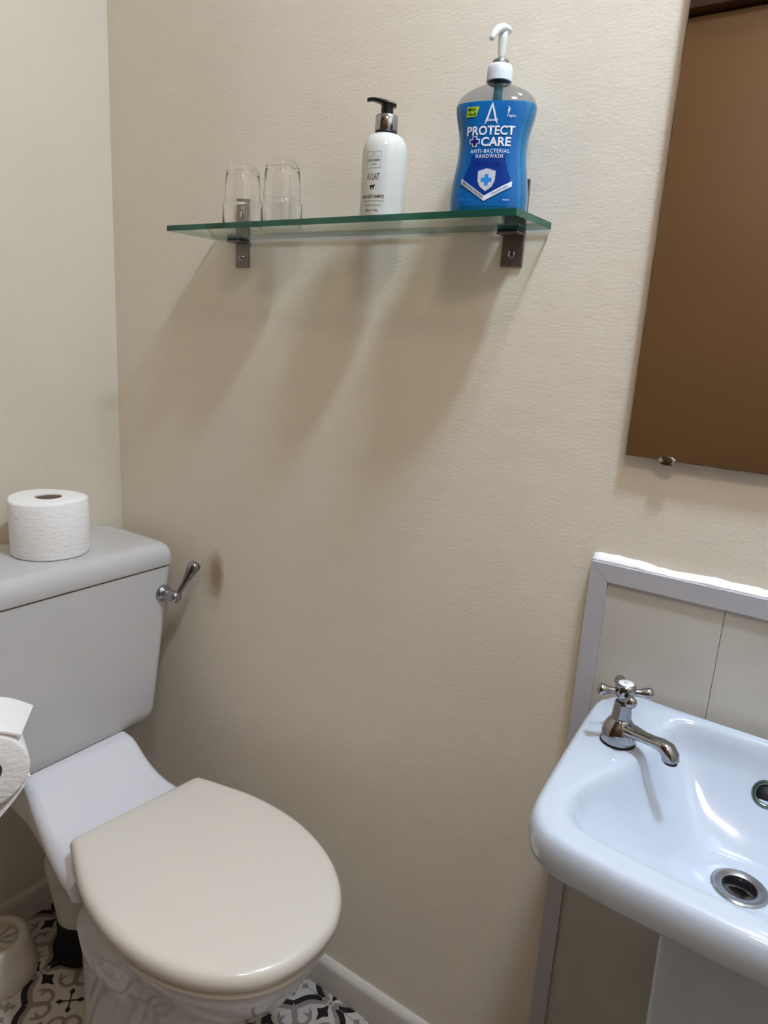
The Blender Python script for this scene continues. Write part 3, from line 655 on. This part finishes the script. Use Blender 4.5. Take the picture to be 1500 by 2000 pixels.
# ------------------------------------------------------------------ mirror
mir = empty('wall_mirror', (1.18, 0.0, 1.042), 'frameless rectangular wall mirror with clips above the basin', 'mirror')
MX0, MX1, MZ0, MZ1 = 0.9735, 1.3865, 1.0420, 1.72
mk('mirror_backing', box(MX0, MX1, -0.0112, -0.0070, MZ0, MZ1), M['mirror_edge'], mir, smooth=False)
mk('mirror_glass', ([(MX0 + 0.0004, -0.0114, MZ0 + 0.0006), (MX1 - 0.0004, -0.0114, MZ0 + 0.0006), (MX1 - 0.0004, -0.0114, MZ1), (MX0 + 0.0004, -0.0114, MZ1)], [(0, 1, 2, 3)]), M['mirror'], mir, smooth=False)
for xx in (1.0204, 1.3396):
    for zz, s in ((MZ0, 1), (MZ1, -1)):
        v, f = lathe([(0.0100, 0.0), (0.0100, 0.0035), (0.0085, 0.0052), (0.0, 0.006)], (xx, -0.0085, zz + 0.0 * s), 28, (0, -1, 0))
        v2 = [(p[0], p[1], zz + (p[2] - zz) * 0.55) for p in v]
        mk('mirror_clip', join((v2, f), box(xx - 0.006, xx + 0.006, -0.010, 0.0, min(zz - 0.0055 * s, zz - 0.001 * s), max(zz - 0.0055 * s, zz - 0.001 * s))), M['chrome'], mir, autosmooth=50)
for x in (1.05, 1.31):
    for z in (1.12, 1.60): mk('standoff', box(x - 0.008, x + 0.008, -0.0070, 0.0001, z - 0.008, z + 0.008), M['rubber'], mir, smooth=False)

# ------------------------------------------------------------------ splashback with white trims
sp = empty('splashback', (1.18, 0.0, 0.0), 'glossy stone effect splashback panels edged with white plastic trim behind the basin', 'splashback')
SX0, SX1, SZT, TW, TT = 0.9515, 1.4085, 0.9080, 0.0222, 0.0137
def prism(quad, y0, y1): return loft([[(x, y0, z) for x, z in quad], [(x, y1, z) for x, z in quad]])
g = 0.00035
mk('trim_strip', prism([(SX0, 0.0), (SX0 + TW, 0.0), (SX0 + TW, SZT - TW - g), (SX0, SZT - g)], -TT, 0.0), M['trim'], sp, smooth=False)
mk('trim_strip', prism([(SX1 - TW, 0.0), (SX1, 0.0), (SX1, SZT - g), (SX1 - TW, SZT - TW - g)], -TT, 0.0), M['trim'], sp, smooth=False)
mk('trim_strip', prism([(SX0 + g, SZT), (SX0 + TW + g, SZT - TW), (SX1 - TW - g, SZT - TW), (SX1 - g, SZT)], -TT, 0.0), M['trim'], sp, smooth=False)
mk('panel_backing', box(SX0 + 0.004, SX1 - 0.004, -0.006, 0.0, 0.0, SZT - 0.004), M['gap'], sp, smooth=False)
xs = [SX0 + TW, 1.1070, 1.2530, SX1 - TW]
for k in range(3):
    mk('panel', box(xs[k] + 0.0003, xs[k + 1] - 0.0003, -0.0098, -0.005, 0.001, SZT - TW - 0.0003), M['panel'], sp, smooth=False)
# lumpy sealant bead along the top and upper left corner
rr = random.Random(11); rows = []
n = 60
for k in range(n + 1):
    x = SX0 - 0.001 + (SX1 - SX0 + 0.002) * k / n
    h = 0.0032 + 0.0022 * math.sin(k * 0.37) * math.sin(k * 0.11 + 1) + rr.uniform(-0.0007, 0.0009); h = max(h, 0.0012)
    d = 0.0085 + rr.uniform(-0.0012, 0.0012)
    rows.append([(x, 0.0, SZT), (x, -d, SZT), (x, -d * 0.8, SZT + h * 0.6), (x, -0.0015, SZT + h + 0.004), (x, 0.0, SZT + h + 0.0046)])
mk('sealant_bead', loft(rows), M['sealant'], sp)

# ------------------------------------------------------------------ basin
BX = 1.18
basin = empty('basin', (BX, -0.0148, 0.60), 'white ceramic basin with a rounded front apron on the right', 'basin')
N = 128; CX, CY = BX, -0.170
def polar(poly, a):
    d = Vector((math.cos(a), math.sin(a))); best = None; c = Vector((CX, CY))
    for i in range(len(poly)):
        p = Vector((poly[i][0], poly[i][1])) - c; q = Vector((poly[(i + 1) % len(poly)][0], poly[(i + 1) % len(poly)][1])) - c
        e = q - p; den = d.x * e.y - d.y * e.x
        if abs(den) < 1e-12: continue
        t = (p.x * e.y - p.y * e.x) / den; u = (p.x * d.y - p.y * d.x) / den
        if t > 0 and -1e-6 <= u <= 1 + 1e-6: best = t if best is None else max(best, t)
    return best
def mirror_half(h): return h + [(2 * BX - x, y) for x, y in reversed(h) if abs(x - BX) > 1e-6]
outer = mirror_half([(BX, -0.0148), (1.004, -0.0148), (0.992, -0.0165), (0.985, -0.022), (0.984, -0.035), (0.9875, -0.10), (0.9925, -0.17), (0.998, -0.235), (1.0015, -0.266), (1.0065, -0.287), (1.0165, -0.304), (1.0320, -0.315), (1.056, -0.3215), (1.10, -0.3255), (1.145, -0.327), (BX, -0.3275)])
inner = mirror_half([(BX, -0.0400), (1.100, -0.0395), (1.085, -0.0430), (1.0770, -0.0530), (1.0735, -0.075), (1.0720, -0.105), (1.0680, -0.135), (1.0590, -0.163), (1.0460, -0.190), (1.0370, -0.217), (1.0345, -0.243), (1.0385, -0.264), (1.0500, -0.2775), (1.070, -0.2835), (1.10, -0.2870), (1.145, -0.2895), (BX, -0.2900)])
angs = [2 * PI * k / N for k in range(N)]
ro = [polar(outer, a) for a in angs]; ri = [polar(inner, a) for a in angs]
def smooth_r(r, it):
    for _ in range(it): r = [(r[k - 1] + 2 * r[k] + r[(k + 1) % N]) / 4 for k in range(N)]
    return r
ro = smooth_r(ro, 1); ri = smooth_r(ri, 3)
def sstep(a, b, x): t = min(max((x - a) / (b - a), 0), 1); return t * t * (3 - 2 * t)
RIM = 0.7430
def upst(x, y): return 0.0130 * sstep(-0.060, -0.034, y) * (1 - sstep(0.145, 0.190, abs(x - BX)))
def bring(rads, z, ups=1.0, yoff=0.0):
    out = []
    for a, r in zip(angs, rads):
        x, y = CX + r * math.cos(a), CY + r * math.sin(a); out.append((x, y, z + ups * upst(x, y)))
    return out
bot_c = (BX, -0.150)
def bowl(t, z):
    out = []
    for a, r in zip(angs, ri):
        r2 = r - 0.006
        x0, y0 = CX + r2 * math.cos(a), CY + r2 * math.sin(a); x1, y1 = bot_c[0] + 0.062 * math.cos(a), bot_c[1] + 0.040 * math.sin(a)
        out.append((x0 + (x1 - x0) * t, y0 + (y1 - y0) * t, z))
    return out
def under(s, z): return [(CX + (ro[k] * s) * math.cos(a), CY + (ro[k] * s) * math.sin(a), z) for k, a in enumerate(angs)]
rings = [under(0.30, 0.6230), under(0.36, 0.6300), under(0.46, 0.6430), under(0.56, 0.6570), under(0.68, 0.6740), under(0.80, 0.6900), under(0.87, 0.7000), under(0.935, 0.7060), under(0.968, 0.7068)]
rings += [bring([r - d for r in ro], z, u) for d, z, u in ((0.0028, 0.7085, 0), (0.0010, 0.7125, 0), (0.0000, 0.721, 0), (0.0012, 0.7300, 0.2), (0.0035, 0.7370, 0.6), (0.0070, 0.7412, 0.9), (0.0115, 0.7428, 1.0))]
rings += [bring([r + d for r in ri], z, u) for d, z, u in ((0.0120, 0.7430, 1.0), (0.0055, 0.7420, 1.0), (0.0010, 0.7385, 0.9), (-0.0025, 0.7325, 0.6))]
rings += [bowl(t, z) for t, z in ((0.0, 0.7250), (0.08, 0.7165), (0.18, 0.7070), (0.30, 0.6970), (0.44, 0.6865), (0.60, 0.6755), (0.76, 0.6660), (0.90, 0.6590), (1.0, 0.6545))]
WX, WY, WZ = BX, -0.1500, 0.6535
rings.append([(WX + 0.027 * math.cos(a), WY + 0.027 * math.sin(a), WZ) for a in angs])
rings.append([(WX + 0.017 * math.cos(a), WY + 0.017 * math.sin(a), WZ - 0.001) for a in angs])
rings.append([(WX + 0.0165 * math.cos(a), WY + 0.0165 * math.sin(a), WZ - 0.026) for a in angs])
bw = mk('bowl', loft(rings), M['ceramic'], basin, autosmooth=80)
wst = mk('waste_flange', lathe([(0.0262, 0.0), (0.0264, 0.0012), (0.0245, 0.0026), (0.0175, 0.0020), (0.0162, 0.0010), (0.0160, -0.020)], (WX, WY, WZ), 48, caps=(False, False)), M['chrome_dull'], basin, autosmooth=40)
wgrid = [lathe([(0.0160, -0.0135), (0.0145, -0.0135), (0.0145, -0.0110), (0.0160, -0.0110)], (WX, WY, WZ), 32, caps=(False, False))]
wgrid.append(lathe([(0.0046, -0.0135), (0.0046, -0.0105), (0.0, -0.0105)], (WX, WY, WZ), 20))
for k in range(3):
    a = k * 2 * PI / 3 + 0.5; u = Vector((math.cos(a), math.sin(a), 0)); n_ = Vector((-u.y, u.x, 0)); c0 = Vector((WX, WY, WZ - 0.0135))
    p = [c0 + u * 0.003 + n_ * 0.0018, c0 + u * 0.0155 + n_ * 0.003, c0 + u * 0.0155 - n_ * 0.003, c0 + u * 0.003 - n_ * 0.0018]
    wgrid.append(loft([p, [x + Vector((0, 0, 0.0028)) for x in p]]))
mk('waste_grid', join(*wgrid), M['chrome'], wst, smooth=False)
mk('waste_dark', lathe([(0.0158, -0.0195), (0.0, -0.0195)], (WX, WY, WZ), 24, caps=(False, False)), M['rubber'], wst)
# overflow on the back wall of the bowl
from mathutils.bvhtree import BVHTree
_v, _f = loft(rings)
hit = BVHTree.FromPolygons([Vector(p) for p in _v], _f).ray_cast(Vector((1.1840, -0.16, 0.7085)), Vector((0, 1, 0)))
oc = hit[0]; on = hit[1] if hit[1].y < 0 else -hit[1]
# tap on the left deck
tc = Vector((1.0375, -0.1170, RIM + 0.0004))
tap = empty('tap', tc, 'chrome cross head pillar tap on the left corner of the basin', 'tap')
mk('tap_washer', lathe([(0.0190, 0.0), (0.0190, 0.0010), (0.0, 0.0010)], tc, 40), M['rubber'], tap)
tb = mk('body', lathe([(0.0184, 0.0010), (0.0188, 0.0035), (0.0187, 0.0085), (0.0181, 0.0140), (0.0164, 0.0195), (0.0140, 0.0240), (0.0115, 0.0268), (0.0106, 0.029), (0.0, 0.029)], tc, 48), M['chrome'], tap)
mk('column', lathe([(0.0112, 0.0275), (0.0106, 0.030), (0.0092, 0.046), (0.0088, 0.0480), (0.0, 0.0480)], tc, 8), M['chrome'], tap, smooth=False)
sd = Vector((0.0563, -0.0240, 0)); sd.normalize(); sl = 0.0612
def sp_at(t, z): q = tc + sd * t; return Vector((q.x, q.y, tc.z + z))
srings = []
def oval(c, d, rw, rh, n=20):
    d = Vector(d).normalized(); s = d.cross(Vector((0, 0, 1))).normalized(); u = s.cross(d)
    return [c + s * rw * math.copysign(abs(math.cos(2 * PI * k / n)) ** 0.8, math.cos(2 * PI * k / n)) + u * rh * math.copysign(abs(math.sin(2 * PI * k / n)) ** 0.8, math.sin(2 * PI * k / n)) for k in range(n)]
sp_pts = [(0.006, 0.0195, 0.0110, 0.0068), (0.018, 0.0205, 0.0098, 0.0060), (0.030, 0.0215, 0.0082, 0.0050), (0.042, 0.0232, 0.0078, 0.0050), (0.052, 0.0248, 0.0082, 0.0058), (0.0595, 0.0236, 0.0088, 0.0074), (0.0640, 0.0185, 0.0088, 0.0082), (0.0650, 0.0135, 0.0084, 0.0080)]
for k, (t, z, rw, rh) in enumerate(sp_pts):
    a = sp_pts[max(k - 1, 0)]; b = sp_pts[min(k + 1, len(sp_pts) - 1)]
    d = sd * (b[0] - a[0]) + Vector((0, 0, b[1] - a[1]))
    if k == len(sp_pts) - 1: d = sd * 0.15 + Vector((0, 0, -1))
    srings.append(oval(sp_at(t, z), d, rw, rh))
mk('spout', loft(srings), M['chrome'], tap, autosmooth=60)
so = sp_at(0.0652, 0.0108)
mk('spout_mouth', lathe([(0.0070, 0.0), (0.0070, 0.003)], so, 24, (0.0, 0.0, 1)), M['rubber'], tap)
hub = mk('handle_hub', lathe([(0.0070, 0.0475), (0.0062, 0.0505), (0.0085, 0.0535), (0.0108, 0.0575), (0.0112, 0.0630), (0.0108, 0.0665), (0.0090, 0.0690), (0.0, 0.0690)], tc, 32), M['chrome'], tap)
M['index'] = mat('tap_index_white', (236, 238, 240), 0.3)
mk('index_disc', lathe([(0.0082, 0.0688), (0.0080, 0.0698), (0.0, 0.0700)], tc, 32), M['index'], hub)
M['index_mark'] = mat('tap_index_mark', (120, 140, 165), 0.4)
v, f = text2d('C', 0, 0, 0.0046, 0.0056, bold=0.01)
ca, sa = math.cos(0.6), math.sin(0.6)
mk('index_mark', ([(tc.x + x * ca - y * sa, tc.y + x * sa + y * ca, tc.z + 0.07025) for x, y in v], f), M['index_mark'], hub, smooth=False)
for k in range(4):
    a = math.radians(-4 + 90 * k + 33); d = Vector((math.cos(a), math.sin(a), 0.02)); c0 = tc + Vector((0, 0, 0.0595))
    tt = [0.008, 0.012, 0.016, 0.0195, 0.0225, 0.0255, 0.0280, 0.0296, 0.0302]; rads = [0.0036, 0.0036, 0.0042, 0.0052, 0.0062, 0.0065, 0.0057, 0.0034, 0.0004]
    mk('handle_arm', tube([c0 + d * t for t in tt], rads, 16), M['chrome'], hub)
# overflow ring
mk('overflow_ring', lathe([(0.0098, 0.0006), (0.0108, 0.0022), (0.0130, 0.0024), (0.0148, 0.0012), (0.0152, -0.002), (0.0098, -0.002), (0.0098, 0.0006)], oc, 36, on, caps=(False, False)), M['overflow_ring'], basin)
mk('overflow_hole', lathe([(0.0101, -0.0015), (0.0101, 0.0003), (0.0, 0.0003)], oc, 28, on), M['rubber'], basin)

# pedestal
pe = empty('basin_pedestal', (BX, -0.13, 0.0), 'white ceramic pedestal under the basin', 'pedestal')
def pring(hw, y0, y1, z, r): return rrect(BX - hw, BX + hw, y0, y1, r, z, 6)
mk('column', loft([pring(0.085, -0.235, -0.025, 0.0, 0.03), pring(0.083, -0.232, -0.025, 0.03, 0.03), pring(0.062, -0.215, -0.03, 0.09, 0.028), pring(0.054, -0.210, -0.03, 0.3, 0.022), pring(0.055, -0.218, -0.03, 0.5, 0.02), pring(0.0575, -0.215, -0.06, 0.6223, 0.018)]), M['ceramic'], pe, autosmooth=60)
